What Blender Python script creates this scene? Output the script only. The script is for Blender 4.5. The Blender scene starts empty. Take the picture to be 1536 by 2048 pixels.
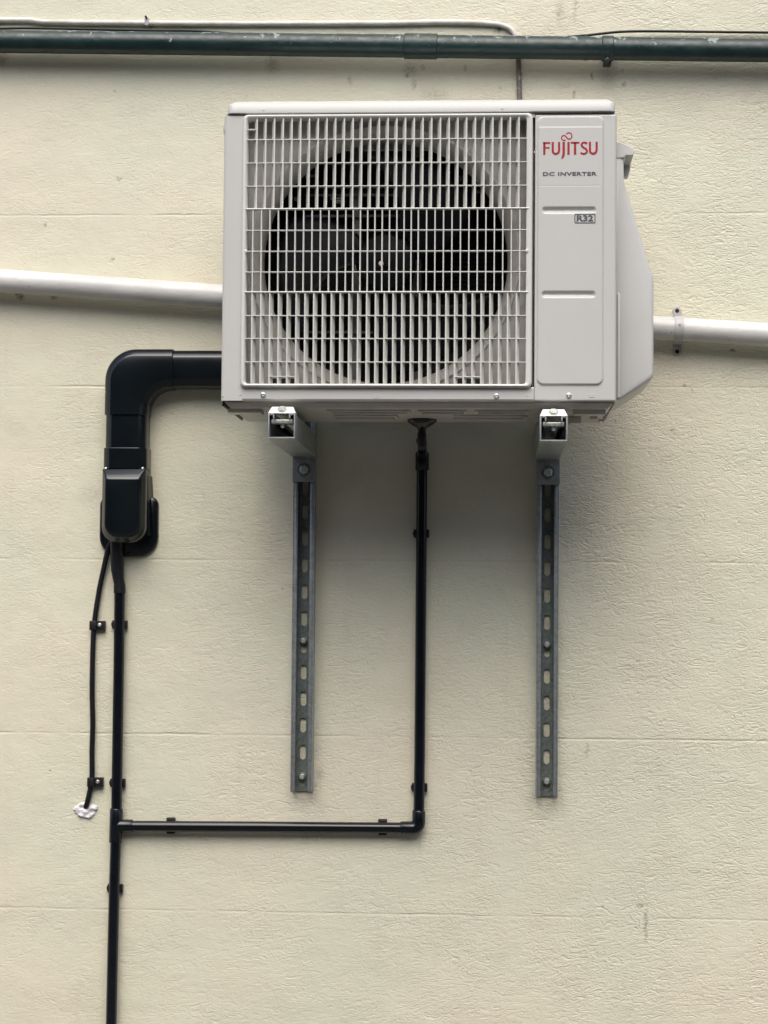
import bpy, bmesh, math, random
from mathutils import Vector, Matrix
random.seed(7)
PI = math.pi
S = bpy.context.scene
COL = S.collection

# ------------------------------------------------------------------ camera
W, H, F = 1536, 2048, 3900.0
CAM = Vector((0.0, -4.42, 1.6))
yc = Vector((217, -196, -F)).normalized()
rho = math.radians(0.30)
kx = -(math.cos(rho) * yc.x - math.sin(rho) * yc.y) / yc.z
xc = Vector((math.cos(rho), -math.sin(rho), kx)).normalized()
zc = xc.cross(yc).normalized()
R3 = Matrix((xc, yc, zc))                       # camera axes -> world
cd = bpy.data.cameras.new('camera'); cam = bpy.data.objects.new('camera', cd); COL.objects.link(cam)
cam.matrix_world = Matrix.Translation(CAM) @ R3.to_4x4()
cd.sensor_fit = 'VERTICAL'; cd.sensor_height = 36.0; cd.lens = F * 36.0 / H
cd.clip_start = 0.05; cd.clip_end = 500
S.camera = cam

def at(px, py, Y):
    d = R3 @ Vector((px - W / 2, -(py - H / 2), -F))
    t = (Y - CAM.y) / d.y
    return CAM + d * t

# ------------------------------------------------------------------ light
SUN_EL, SUN_AZ = math.radians(56), math.radians(-2)     # azimuth measured from straight in front of the wall
w = bpy.data.worlds.new('World'); S.world = w; w.use_nodes = True
nt = w.node_tree; nt.nodes.clear()
sky = nt.nodes.new('ShaderNodeTexSky'); sky.sky_type = 'NISHITA'; sky.sun_disc = False
sky.sun_elevation = SUN_EL; sky.air_density = 1.0; sky.dust_density = 4.0
sunvec = Vector((math.sin(SUN_AZ) * math.cos(SUN_EL), -math.cos(SUN_AZ) * math.cos(SUN_EL), math.sin(SUN_EL)))
sky.sun_rotation = math.atan2(sunvec.x, sunvec.y)
bg = nt.nodes.new('ShaderNodeBackground'); bg.inputs['Strength'].default_value = 0.10
ow = nt.nodes.new('ShaderNodeOutputWorld')
nt.links.new(sky.outputs[0], bg.inputs[0]); nt.links.new(bg.outputs[0], ow.inputs[0])
sl = bpy.data.lights.new('sun', 'SUN'); sl.energy = 1.3; sl.angle = math.radians(56); sl.color = (1.0, 0.965, 0.90)
so = bpy.data.objects.new('sun', sl); COL.objects.link(so)
so.rotation_euler = (-sunvec).to_track_quat('-Z', 'Y').to_euler()
S.view_settings.view_transform = 'Standard'; S.view_settings.look = 'None'
S.view_settings.gamma = 1.0; S.view_settings.exposure = 0.96

# ------------------------------------------------------------------ materials
def newmat(name):
    m = bpy.data.materials.new(name); m.use_nodes = True
    n = m.node_tree.nodes; b = n['Principled BSDF']
    return m, m.node_tree, b
def N(t, typ, **kw):
    n = t.nodes.new(typ)
    for k, v in kw.items():
        if k.startswith('i_'):
            n.inputs[k[2:].replace('_', ' ')].default_value = v
        else: setattr(n, k, v)
    return n
def setc(b, c): b.inputs['Base Color'].default_value = (*c, 1)
def mapping(t, scale=(1, 1, 1)):
    tc = N(t, 'ShaderNodeTexCoord'); mp = N(t, 'ShaderNodeMapping'); mp.inputs['Scale'].default_value = scale
    t.links.new(tc.outputs['Object'], mp.inputs[0]); return mp.outputs[0]
def noise(t, vec, scale, detail=3, rough=0.5, dist=0.0):
    n = N(t, 'ShaderNodeTexNoise'); n.inputs['Scale'].default_value = scale; n.inputs['Detail'].default_value = detail
    n.inputs['Roughness'].default_value = rough; n.inputs['Distortion'].default_value = dist
    t.links.new(vec, n.inputs['Vector']); return n.outputs['Fac']
def ramp(t, fac, stops):
    r = N(t, 'ShaderNodeValToRGB'); e = r.color_ramp.elements
    while len(e) < len(stops): e.new(0.5)
    for k, (p, c) in enumerate(stops):
        e[k].position = p; e[k].color = (*c, 1) if len(c) == 3 else c
    t.links.new(fac, r.inputs[0]); return r.outputs[0]
def math_(t, op, a, b=None, clamp=False):
    n = N(t, 'ShaderNodeMath'); n.operation = op; n.use_clamp = clamp
    for k, v in enumerate((a, b)):
        if v is None: continue
        if isinstance(v, (int, float)): n.inputs[k].default_value = v
        else: t.links.new(v, n.inputs[k])
    return n.outputs[0]
def mixc(t, fac, a, b):
    n = N(t, 'ShaderNodeMix'); n.data_type = 'RGBA'
    for sock, v in ((n.inputs[0], fac), (n.inputs[6], a), (n.inputs[7], b)):
        if isinstance(v, (int, float)): sock.default_value = v
        elif isinstance(v, tuple): sock.default_value = (*v, 1)
        else: t.links.new(v, sock)
    return n.outputs[2]
def bump(t, b, h, strength=1.0, dist=0.001, nrm=None):
    n = N(t, 'ShaderNodeBump'); n.inputs['Strength'].default_value = strength; n.inputs['Distance'].default_value = dist
    t.links.new(h, n.inputs['Height'])
    if nrm: t.links.new(nrm, n.inputs['Normal'])
    if b: t.links.new(n.outputs[0], b.inputs['Normal'])
    return n.outputs[0]

def simple(name, c, rough=0.5, metal=0.0, var=0.08, nscale=40, bumpd=0.0, bscale=300, coat=0.0, spec=0.5, rvar=0.1):
    m, t, b = newmat(name)
    v = mapping(t)
    f = noise(t, v, nscale, 4, 0.6)
    lo = tuple(x * (1 - var) for x in c); hi = tuple(min(1, x * (1 + var)) for x in c)
    t.links.new(ramp(t, f, [(0.3, lo), (0.7, hi)]), b.inputs['Base Color'])
    rr = math_(t, 'MULTIPLY_ADD', f, rvar); rr.node.inputs[2].default_value = rough - rvar / 2
    t.links.new(rr, b.inputs['Roughness'])
    b.inputs['Metallic'].default_value = metal; b.inputs['Coat Weight'].default_value = coat
    b.inputs['Coat Roughness'].default_value = 0.15
    b.inputs['Specular IOR Level'].default_value = spec
    if bumpd: bump(t, b, noise(t, v, bscale, 2), 0.5, bumpd)
    return m

def wall_material():
    m, t, b = newmat('cream_masonry_paint')
    tc = N(t, 'ShaderNodeTexCoord'); P = tc.outputs['Object']
    sep = N(t, 'ShaderNodeSeparateXYZ'); t.links.new(P, sep.inputs[0])
    X, Z = sep.outputs[0], sep.outputs[2]
    mp = N(t, 'ShaderNodeMapping'); mp.inputs['Scale'].default_value = (0.62, 1, 1.3); t.links.new(P, mp.inputs[0]); V = mp.outputs[0]
    # --- roller / trowel wrinkles
    n1 = noise(t, V, 64, 3, 0.55, 1.3)
    r1 = math_(t, 'ABSOLUTE', math_(t, 'SUBTRACT', n1, 0.5))
    n2 = noise(t, V, 110, 3, 0.6, 0.8)
    n3 = noise(t, P, 7, 2, 0.5)
    n4 = noise(t, P, 2.2, 2, 0.5)
    h = math_(t, 'MULTIPLY', r1, -3.2)
    h = math_(t, 'ADD', h, math_(t, 'MULTIPLY', n2, 0.75))
    amp = ramp(t, n3, [(0.30, (0.42,) * 3), (0.66, (1.15,) * 3)])
    right = math_(t, 'MULTIPLY_ADD', X, 0.45); right.node.inputs[2].default_value = 0.85; right.node.use_clamp = True
    h = math_(t, 'MULTIPLY', h, math_(t, 'MULTIPLY', amp, right))
    h = math_(t, 'MULTIPLY', h, 0.75)
    # --- board joints every 0.4 m
    zj = math_(t, 'ADD', Z, math_(t, 'MULTIPLY', noise(t, P, 9, 2), 0.006))
    f = math_(t, 'PINGPONG', math_(t, 'ADD', zj, JOINT_OFF), 0.1985)
    jw = ramp(t, f, [(0.0, (1,) * 3), (0.0012, (0.7,) * 3), (0.0032, (0,) * 3)])
    mpj = N(t, 'ShaderNodeMapping'); mpj.inputs['Scale'].default_value = (4.5, 1, 2); t.links.new(P, mpj.inputs[0])
    jn = ramp(t, noise(t, mpj.outputs[0], 1.0, 4, 0.65), [(0.40, (0.0,) * 3), (0.62, (1,) * 3)])
    jt = math_(t, 'MULTIPLY', jw, jn)
    h = math_(t, 'SUBTRACT', h, math_(t, 'MULTIPLY', jt, 0.55))
    lowf = math_(t, 'MULTIPLY', noise(t, P, 5, 3, 0.5), 6.0)
    nb = bump(t, None, lowf, 0.35, 0.004)
    bump(t, b, h, 0.8, WALL_BUMP, nb)
    # --- colour
    base = ramp(t, n4, [(0.36, (0.700, 0.662, 0.525)), (0.64, (0.645, 0.655, 0.515))])
    blot = noise(t, P, 14, 3, 0.6)
    base = mixc(t, math_(t, 'MULTIPLY', ramp(t, blot, [(0.45, (0,) * 3), (0.75, (1,) * 3)]), 0.35), base, (0.70, 0.630, 0.505))
    grime = noise(t, V, 26, 5, 0.7, 0.6)
    g = math_(t, 'MULTIPLY', ramp(t, grime, [(0.58, (0,) * 3), (0.82, (1,) * 3)]), 0.16)
    base = mixc(t, g, base, (0.36, 0.33, 0.25))
    base = mixc(t, math_(t, 'MULTIPLY', jt, 0.10), base, (0.30, 0.28, 0.20))
    mpd = N(t, 'ShaderNodeMapping'); mpd.inputs['Scale'].default_value = (22, 1, 1.6); t.links.new(P, mpd.inputs[0])
    drip = ramp(t, noise(t, mpd.outputs[0], 1.0, 4, 0.65, 0.3), [(0.55, (0,) * 3), (0.80, (1,) * 3)])
    base = mixc(t, math_(t, 'MULTIPLY', math_(t, 'MULTIPLY', drip, ramp(t, n3, [(0.4, (0,) * 3), (0.65, (1,) * 3)])), 0.22), base, (0.42, 0.38, 0.28))
    # --- specks: tiny dark insects / chips
    vo = N(t, 'ShaderNodeTexVoronoi'); vo.inputs['Scale'].default_value = 9; t.links.new(P, vo.inputs['Vector'])
    sp = ramp(t, vo.outputs['Distance'], [(0.012, (1,) * 3), (0.026, (0,) * 3)])
    sepc = N(t, 'ShaderNodeSeparateColor'); t.links.new(vo.outputs['Color'], sepc.inputs[0])
    sp = math_(t, 'MULTIPLY', sp, math_(t, 'GREATER_THAN', sepc.outputs[0], 0.66))
    base = mixc(t, math_(t, 'MULTIPLY', sp, 0.6), base, (0.10, 0.09, 0.06))
    # --- local stains, each with its own place and shape: (px, py, half width, half height, strength)
    dn = N(t, 'ShaderNodeTexNoise'); dn.inputs['Scale'].default_value = 70; dn.inputs['Detail'].default_value = 4
    t.links.new(P, dn.inputs['Vector'])
    vm = N(t, 'ShaderNodeVectorMath'); vm.operation = 'SUBTRACT'; t.links.new(dn.outputs['Color'], vm.inputs[0]); vm.inputs[1].default_value = (.5, .5, .5)
    vs = N(t, 'ShaderNodeVectorMath'); vs.operation = 'SCALE'; t.links.new(vm.outputs[0], vs.inputs[0]); vs.inputs['Scale'].default_value = 0.018
    va = N(t, 'ShaderNodeVectorMath'); va.operation = 'ADD'; t.links.new(vs.outputs[0], va.inputs[0]); t.links.new(P, va.inputs[1])
    cur = None
    spots = [(1292, 1850, 4, 38, .6), (1281, 1811, 7, 4, .8), (640, 1548, 9, 16, .35), (630, 1570, 10, 6, .3), (1175, 1500, 3, 14, .45),
             (238, 357, 6, 4, .6), (91, 450, 4, 5, .6), (224, 517, 5, 4, .7), (820, 140, 16, 16, .45), (845, 135, 4, 7, .8), (828, 168, 5, 14, .45),
             (815, 152, 4, 5, .9), (1184, 153, 4, 7, .8), (1248, 168, 5, 6, .7), (1243, 141, 6, 4, .7), (700, 160, 5, 10, .4), (1218, 150, 20, 30, .3),
             (1120, 25, 10, 26, .35), (1150, 20, 5, 24, .35), (545, 128, 16, 22, .45), (997, 60, 8, 10, .8), (1148, 188, 4, 8, .7),
             (40, 592, 9, 8, 1.), (108, 594, 10, 5, .8), (1464, 700, 7, 4, .9), (1370, 772, 4, 4, .7), (1385, 781, 3, 4, .5), (305, 52, 8, 5, .7),
             (230, 182, 4, 4, .5), (1345, 860, 6, 5, .5), (185, 985, 30, 30, .22), (1000, 175, 3, 6, .5), (1205, 1812, 4, 5, .5),
             (5, 118, 14, 14, .6), (1290, 100, 3, 7, .4), (870, 190, 30, 14, .25), (930, 135, 3, 8, .6), (1425, 1240, 4, 3, .5), (700, 1545, 4, 3, .4),
             (1130, 170, 30, 10, .15), (75, 55, 60, 4, .3), (840, 1690, 3, 22, .2)]
    for (px, py, a, bb, st) in spots:
        p = at(px, py, 0)
        q = N(t, 'ShaderNodeVectorMath'); q.operation = 'SUBTRACT'; t.links.new(va.outputs[0], q.inputs[0]); q.inputs[1].default_value = (p.x, 0, p.z)
        q2 = N(t, 'ShaderNodeVectorMath'); q2.operation = 'MULTIPLY'; t.links.new(q.outputs[0], q2.inputs[0]); q2.inputs[1].default_value = (882 / a, 0.0, 882 / bb)
        q3 = N(t, 'ShaderNodeVectorMath'); q3.operation = 'LENGTH'; t.links.new(q2.outputs[0], q3.inputs[0])
        v = math_(t, 'SUBTRACT', 1.25, q3.outputs['Value'], True)
        v = math_(t, 'MULTIPLY', v, st)
        cur = v if cur is None else math_(t, 'MAXIMUM', cur, v)
    patchy = ramp(t, noise(t, P, 150, 3, 0.7), [(0.38, (0.25,) * 3), (0.6, (1,) * 3)])
    base = mixc(t, math_(t, 'MULTIPLY', cur, patchy), base, (0.085, 0.062, 0.038))
    t.links.new(base, b.inputs['Base Color'])
    b.inputs['Roughness'].default_value = 0.62; b.inputs['Specular IOR Level'].default_value = 0.35
    return m

JOINT_OFF = -(at(768, 1122, 0).z + 0.003) + 0.397 * 20
WALL_BUMP = 0.0028

def pipe_green():
    m, t, b = newmat('weathered_green_paint')
    P = mapping(t); tc = N(t, 'ShaderNodeTexCoord')
    g = N(t, 'ShaderNodeNewGeometry'); sn = N(t, 'ShaderNodeSeparateXYZ'); t.links.new(g.outputs['Normal'], sn.inputs[0])
    up = math_(t, 'MULTIPLY_ADD', sn.outputs[2], 0.12); up.node.inputs[2].default_value = 0.0
    a = noise(t, P, 42, 5, 0.66, 0.4)
    base = ramp(t, noise(t, P, 16, 4, 0.6), [(0.3, (0.005, 0.020, 0.021)), (0.7, (0.010, 0.032, 0.032))])
    st = mapping(t, (1, 1, 1))
    mpx = N(t, 'ShaderNodeMapping'); mpx.inputs['Scale'].default_value = (5, 60, 60); t.links.new(tc.outputs['Object'], mpx.inputs[0])
    streak = ramp(t, noise(t, mpx.outputs[0], 1, 4, 0.7), [(0.55, (0,) * 3), (0.8, (1,) * 3)])
    base = mixc(t, math_(t, 'MULTIPLY', streak, 0.3), base, (0.05, 0.045, 0.03))
    peel = math_(t, 'ADD', a, up)
    pk = ramp(t, peel, [(0.665, (0,) * 3), (0.675, (1,) * 3)])
    base = mixc(t, math_(t, 'MULTIPLY', pk, 0.8), base, (0.27, 0.32, 0.31))
    t.links.new(base, b.inputs['Base Color'])
    rr = ramp(t, noise(t, P, 60, 3), [(0.3, (0.28,) * 3), (0.7, (0.5,) * 3)]); t.links.new(rr, b.inputs['Roughness'])
    bump(t, b, math_(t, 'ADD', math_(t, 'MULTIPLY', pk, -0.6), noise(t, P, 90, 3)), 0.5, 0.0012)
    return m
def pipe_white():
    m, t, b = newmat('aged_white_paint')
    P = mapping(t); P2 = mapping(t, (0.35, 1, 1))
    base = ramp(t, noise(t, P2, 18, 5, 0.65), [(0.3, (0.50, 0.50, 0.485)), (0.65, (0.66, 0.66, 0.645))])
    sp = ramp(t, noise(t, P, 75, 3, 0.6), [(0.70, (0,) * 3), (0.76, (1,) * 3)])
    base = mixc(t, math_(t, 'MULTIPLY', sp, 0.7), base, (0.20, 0.18, 0.14))
    t.links.new(base, b.inputs['Base Color']); b.inputs['Roughness'].default_value = 0.38
    bump(t, b, noise(t, P2, 40, 4, 0.6), 0.5, 0.0022)
    return m
def cable_dirty():
    m, t, b = newmat('dirty_white_cable')
    P = mapping(t, (0.4, 1, 1)); g = N(t, 'ShaderNodeSeparateXYZ'); ge = N(t, 'ShaderNodeNewGeometry'); t.links.new(ge.outputs['Position'], g.inputs[0])
    base = ramp(t, noise(t, P, 45, 5, 0.7), [(0.35, (0.50, 0.47, 0.43)), (0.62, (0.74, 0.73, 0.70))])
    low = ramp(t, math_(t, 'SUBTRACT', at(1037, 112, 0).z, g.outputs[2]), [(0.0, (0,) * 3), (0.01, (1,) * 3)])
    dk = ramp(t, noise(t, mapping(t), 90, 4, 0.7), [(0.55, (0.10, 0.09, 0.085)), (0.68, (0.4, 0.38, 0.37))])
    base = mixc(t, math_(t, 'MULTIPLY', low, 0.92), base, dk)
    t.links.new(base, b.inputs['Base Color']); b.inputs['Roughness'].default_value = 0.5
    return m
def galv(name, c0, c1, rough=0.42, metal=0.75):
    m, t, b = newmat(name)
    P = mapping(t); P2 = mapping(t, (6, 6, 0.6))
    vo = N(t, 'ShaderNodeTexVoronoi'); vo.inputs['Scale'].default_value = 160; t.links.new(P, vo.inputs['Vector'])
    sc = N(t, 'ShaderNodeSeparateColor'); t.links.new(vo.outputs['Color'], sc.inputs[0])
    mixv = math_(t, 'ADD', math_(t, 'MULTIPLY', sc.outputs[0], 0.35), math_(t, 'MULTIPLY', noise(t, P2, 12, 4, 0.6), 0.65))
    t.links.new(ramp(t, mixv, [(0.25, c0), (0.75, c1)]), b.inputs['Base Color'])
    b.inputs['Metallic'].default_value = metal
    t.links.new(ramp(t, noise(t, P, 50, 3), [(0.3, (rough - .08,) * 3), (0.7, (rough + .1,) * 3)]), b.inputs['Roughness'])
    bump(t, b, noise(t, P, 220, 2), 0.25, 0.0004)
    return m

M = {}
M['wall'] = wall_material()
M['green'] = pipe_green()
M['whitepipe'] = pipe_white()
M['dirtycable'] = cable_dirty()
M['casing'] = simple('ivory_powder_coat', (0.535, 0.537, 0.520), 0.34, 0, 0.02, 6, 0.00012, 900, coat=0.15)
M['grille'] = simple('ivory_moulded_plastic', (0.64, 0.645, 0.605), 0.38, 0, 0.02, 10, 0)
M['cover'] = simple('ivory_side_plastic', (0.54, 0.545, 0.53), 0.42, 0, 0.02, 8, 0.0001, 700)
M['pan'] = simple('pan_coated_steel', (0.55, 0.53, 0.50), 0.4, 0, 0.1, 20, 0.0003, 200)
M['shroud'] = simple('shroud_painted_steel', (0.42, 0.41, 0.39), 0.4, 0, 0.04, 20, 0)
M['fan'] = simple('fan_grey_plastic', (0.0042, 0.005, 0.008), 0.5, 0, 0.15, 20, 0, spec=0.15)
M['dark'] = simple('interior_dark_metal', (0.012, 0.012, 0.014), 0.6, 0, 0.3, 30, 0)
M['brk'] = simple('interior_light_metal', (0.22, 0.22, 0.23), 0.4, 0.2, 0.2, 60, 0)
M['black'] = simple('black_gloss_trunking', (0.0045, 0.0075, 0.010), 0.17, 0, 0.25, 12, 0.00012, 60, spec=0.55, rvar=0.12)
M['blackpipe'] = simple('black_pipe_plastic', (0.003, 0.005, 0.008), 0.22, 0, 0.25, 20, 0.0002, 150, spec=0.5)
M['rubber'] = simple('black_cable_sheath', (0.007, 0.008, 0.011), 0.45, 0, 0.25, 40, 0.0002, 200, spec=0.35)
M['clip'] = simple('black_clip_plastic', (0.010, 0.010, 0.011), 0.42, 0, 0.2, 60, 0)
M['galv'] = galv('galvanised_steel', (0.26, 0.285, 0.29), (0.40, 0.425, 0.43), 0.42, 0.5)
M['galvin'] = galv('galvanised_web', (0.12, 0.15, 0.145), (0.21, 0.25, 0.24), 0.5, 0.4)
M['bolt'] = galv('zinc_bolt', (0.45, 0.50, 0.45), (0.68, 0.72, 0.66), 0.28, 0.55)
M['screw'] = galv('plated_screw', (0.55, 0.55, 0.52), (0.75, 0.75, 0.72), 0.3, 0.8)
M['foot'] = simple('skylit_bracket_end', (0.82, 0.82, 0.80), 0.4, 0, 0.04, 60, 0)  # bright sky light on the slope, put into the base colour as white
M['sealant'] = simple('white_sealant', (0.72, 0.72, 0.74), 0.35, 0, 0.14, 110, 0.0008, 160)
M['red'] = simple('red_print', (0.34, 0.010, 0.022), 0.4, 0, 0.03, 60)
M['ink'] = simple('grey_print', (0.075, 0.08, 0.10), 0.45, 0, 0.05, 60)
M['asphalt'] = simple('asphalt', (0.075, 0.073, 0.07), 0.85, 0, 0.3, 30, 0.004, 90)
M['brick'] = simple('dark_brick', (0.10, 0.065, 0.05), 0.8, 0, 0.3, 12, 0.004, 20)
M['glass'] = simple('window_glass', (0.02, 0.025, 0.03), 0.1, 0, 0.1, 3)
M['clamp'] = simple('painted_saddle', (0.46, 0.45, 0.455), 0.42, 0, 0.08, 80, 0.0004, 200)
M['hole'] = simple('recess_dark', (0.02, 0.018, 0.016), 0.8, 0, 0.2, 60)

# ------------------------------------------------------------------ builders
def tag(o, label, cat, group=None, kind=None):
    if label: o['label'] = label
    if cat: o['category'] = cat
    if group: o['group'] = group
    if kind: o['kind'] = kind
    return o
def thing(name, loc, label, cat, group=None):
    o = bpy.data.objects.new(name, None); COL.objects.link(o); o.location = loc
    o.empty_display_size = 0.05
    return tag(o, label, cat, group)
def origin(p):
    v = Vector((0, 0, 0))
    while p is not None: v += Vector(p.location); p = p.parent
    return v

class MB:
    def __init__(s): s.bm = bmesh.new()
    def face(s, vs):
        try: return s.bm.faces.new(vs)
        except ValueError: return None
    def merge(s, other):
        me = bpy.data.meshes.new('t'); other.to_mesh(me); other.free(); s.bm.from_mesh(me); bpy.data.meshes.remove(me)
    def box(s, x0, x1, y0, y1, z0, z1, bev=0.0, seg=2):
        b = bmesh.new()
        bmesh.ops.create_cube(b, size=1)
        for v in b.verts:
            v.co = Vector(((x0 + x1) / 2 + v.co.x * (x1 - x0), (y0 + y1) / 2 + v.co.y * (y1 - y0), (z0 + z1) / 2 + v.co.z * (z1 - z0)))
        if bev: bmesh.ops.bevel(b, geom=list(b.edges), offset=bev, segments=seg, profile=0.6, affect='EDGES')
        s.merge(b); return s
    def stack(s, rings, cap0=True, cap1=True):
        """rings: lists of points with equal counts, joined one to the next"""
        rv = [[s.bm.verts.new(p) for p in r] for r in rings]
        n = len(rv[0])
        for a, b in zip(rv, rv[1:]):
            for i in range(n): s.face((a[i], a[(i + 1) % n], b[(i + 1) % n], b[i]))
        if cap0: s.face(list(reversed(rv[0])))
        if cap1: s.face(rv[-1])
        return s
    def tube(s, pts, r, seg=20, caps=True):
        pts = [Vector(p) for p in pts]; n = len(pts)
        rr = r if isinstance(r, (list, tuple)) else [r] * n
        rings = []; prev = None
        for i, p in enumerate(pts):
            d = (pts[min(i + 1, n - 1)] - pts[max(i - 1, 0)]).normalized()
            if prev is None:
                a = d.cross(Vector((0, 1, 0)))
                if a.length < 0.1: a = d.cross(Vector((1, 0, 0)))
                a.normalize()
            else:
                a = (prev - d * prev.dot(d)).normalized()
            prev = a; b = d.cross(a)
            rings.append([p + (a * math.cos(2 * PI * k / seg) + b * math.sin(2 * PI * k / seg)) * rr[i] for k in range(seg)])
        return s.stack(rings, caps, caps)
    def lathe(s, c, axis, prof, seg=24):
        """prof: (radius, distance along axis)"""
        axis = Vector(axis).normalized(); a = axis.cross(Vector((0, 0, 1)))
        if a.length < 0.1: a = axis.cross(Vector((1, 0, 0)))
        a.normalize(); b = axis.cross(a); c = Vector(c)
        return s.stack([[c + axis * h + (a * math.cos(2 * PI * k / seg) + b * math.sin(2 * PI * k / seg)) * r for k in range(seg)] for r, h in prof])
    def ribbon(s, pts2, width, y0, y1):
        """flat stroke in XZ: pts2 are (x, z); width a number or a list; between depths y0 and y1"""
        n = len(pts2); P = [Vector(p) for p in pts2]
        ww = width if isinstance(width, (list, tuple)) else [width] * n
        L, Rr = [], []
        for i in range(n):
            d = (P[min(i + 1, n - 1)] - P[max(i - 1, 0)])
            d = d.normalized() if d.length > 1e-9 else Vector((1, 0)); nn = Vector((-d.y, d.x)) * ww[i] / 2
            L.append(P[i] + nn); Rr.append(P[i] - nn)
        lo = [[s.bm.verts.new((q.x, y, q.y)) for q in side] for y in (y0, y1) for side in (L, Rr)]
        L0, R0, L1, R1 = lo
        for i in range(n - 1):
            s.face((L0[i], L0[i + 1], R0[i + 1], R0[i])); s.face((L1[i], R1[i], R1[i + 1], L1[i + 1]))
            s.face((L0[i], L1[i], L1[i + 1], L0[i + 1])); s.face((R0[i], R0[i + 1], R1[i + 1], R1[i]))
        s.face((L0[0], R0[0], R1[0], L1[0])); s.face((L0[-1], L1[-1], R1[-1], R0[-1]))
        return s
    def build(s, name, mat, parent=None, smooth=35, bev=0.0, label=None):
        bmesh.ops.remove_doubles(s.bm, verts=s.bm.verts, dist=1e-6)
        bmesh.ops.recalc_face_normals(s.bm, faces=s.bm.faces)
        o0 = origin(parent) if parent else Vector((0, 0, 0))
        for v in s.bm.verts: v.co -= o0
        me = bpy.data.meshes.new(name); 
        for f in s.bm.faces: f.smooth = bool(smooth)
        s.bm.to_mesh(me); s.bm.free()
        if smooth:
            try: me.set_sharp_from_angle(angle=math.radians(smooth))
            except Exception: pass
        me.materials.append(mat)
        o = bpy.data.objects.new(name, me); COL.objects.link(o)
        if parent: o.parent = parent
        if bev:
            md = o.modifiers.new('bevel', 'BEVEL'); md.width = bev; md.segments = 2; md.limit_method = 'ANGLE'; md.angle_limit = math.radians(40)
            md.harden_normals = False
        if label: o['label'] = label
        return o

def rrect(x0, x1, z0, z1, r, y, seg=6):
    """rounded rectangle outline in XZ. r: number or (bl, br, tr, tl)"""
    rs = r if isinstance(r, (list, tuple)) else (r,) * 4
    cs = [(x0, z0, 1, 1, PI), (x1, z0, -1, 1, 1.5 * PI), (x1, z1, -1, -1, 0), (x0, z1, 1, -1, 0.5 * PI)]
    out = []
    for (cx, cz, sx, sz, a0), rad in zip(cs, rs):
        for k in range(seg + 1):
            a = a0 + 0.5 * PI * k / seg
            out.append(Vector((cx + sx * rad + rad * math.cos(a), y, cz + sz * rad + rad * math.sin(a))))
    return out
def smoothpath(pts, sub=8):
    P = [Vector(p) for p in pts]; out = []
    for i in range(len(P) - 1):
        p0, p1, p2, p3 = P[max(i - 1, 0)], P[i], P[i + 1], P[min(i + 2, len(P) - 1)]
        for k in range(sub):
            t = k / sub
            out.append(0.5 * ((2 * p1) + (p2 - p0) * t + (2 * p0 - 5 * p1 + 4 * p2 - p3) * t * t + (3 * p1 - p0 - 3 * p2 + p3) * t ** 3))
    out.append(P[-1]); return out
def screw_bm(c, r, axis=(0, -1, 0), h=None):
    h = h or r * 0.55
    m = MB(); m.lathe(c, axis, [(r, 0), (r, h * 0.35), (r * 0.82, h * 0.8), (r * 0.45, h), (r * 0.30, h * 0.6), (0.0002, h * 0.5)], 16)
    return m
def hexhead(m, c, r, h, rot=0.2):
    rings = []
    for (f, y) in ((1, 0), (1, h * 0.85), (0.86, h)):
        rings.append([Vector((c.x + r * f * math.cos(rot + k * PI / 3), c.y - y, c.z + r * f * math.sin(rot + k * PI / 3))) for k in range(6)])
    m.stack(rings)

# ------------------------------------------------------------------ setting
g = MB(); g.box(-60, 60, -110, 6, -0.3, 0.0); tag(g.build('ground', M['asphalt'], smooth=0), None, None, kind='structure')
wl = MB(); wl.box(-6, 6, 0.0, 0.24, 0.0, 4.6); wo = wl.build('painted_wall', M['wall'], smooth=0)
tag(wo, 'cream painted rendered wall with faint horizontal joints behind the pipes and unit', 'wall')

# building across the alley, behind the photographer
ob = thing('brick_building', (0, -9.5, 0), 'dark brick building across the alley, facing the cream wall', 'building')
b_ = MB()
bw = [(-20, 20, 0, 1.4), (-20, 20, 2.6, 4.3), (-20, 20, 5.5, 6.2)]
for (x0, x1, z0, z1) in bw: b_.box(x0, x1, -10.5, -9.5, z0, z1)
xs = [-20 + 3.2 * k for k in range(13)]
for x in xs:
    for (z0, z1) in ((1.4, 2.6), (4.3, 5.5)): b_.box(x, x + 2.1, -10.5, -9.5, z0, z1)
b_.build('facade', M['brick'], ob, 0)
for x in xs[:-1]:
    for (z0, z1) in ((1.4, 2.6), (4.3, 5.5)):
        wn = MB(); wn.box(x + 2.1, x + 3.2, -9.75, -9.70, z0, z1); wi_ = wn.build('window', M['glass'], ob, 0)
b_ = MB(); b_.box(-20.2, 20.2, -10.7, -9.3, 6.2, 6.35, 0.02); b_.build('parapet', M['asphalt'], ob, 0)

# ------------------------------------------------------------------ outdoor unit
YF = -0.480
YB = -0.150
def FX(px): return at(px, 510, YF).x
def FZ(py): return at(860, py, YF).z
xl, xr = FX(445), FX(1233)
ztop, zbot = FZ(228), FZ(802)
ac = thing('air_conditioner', ((xl + xr) / 2, -0.31, zbot), 'ivory outdoor air conditioner with barred fan grille on two steel wall brackets', 'air conditioner')

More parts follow.
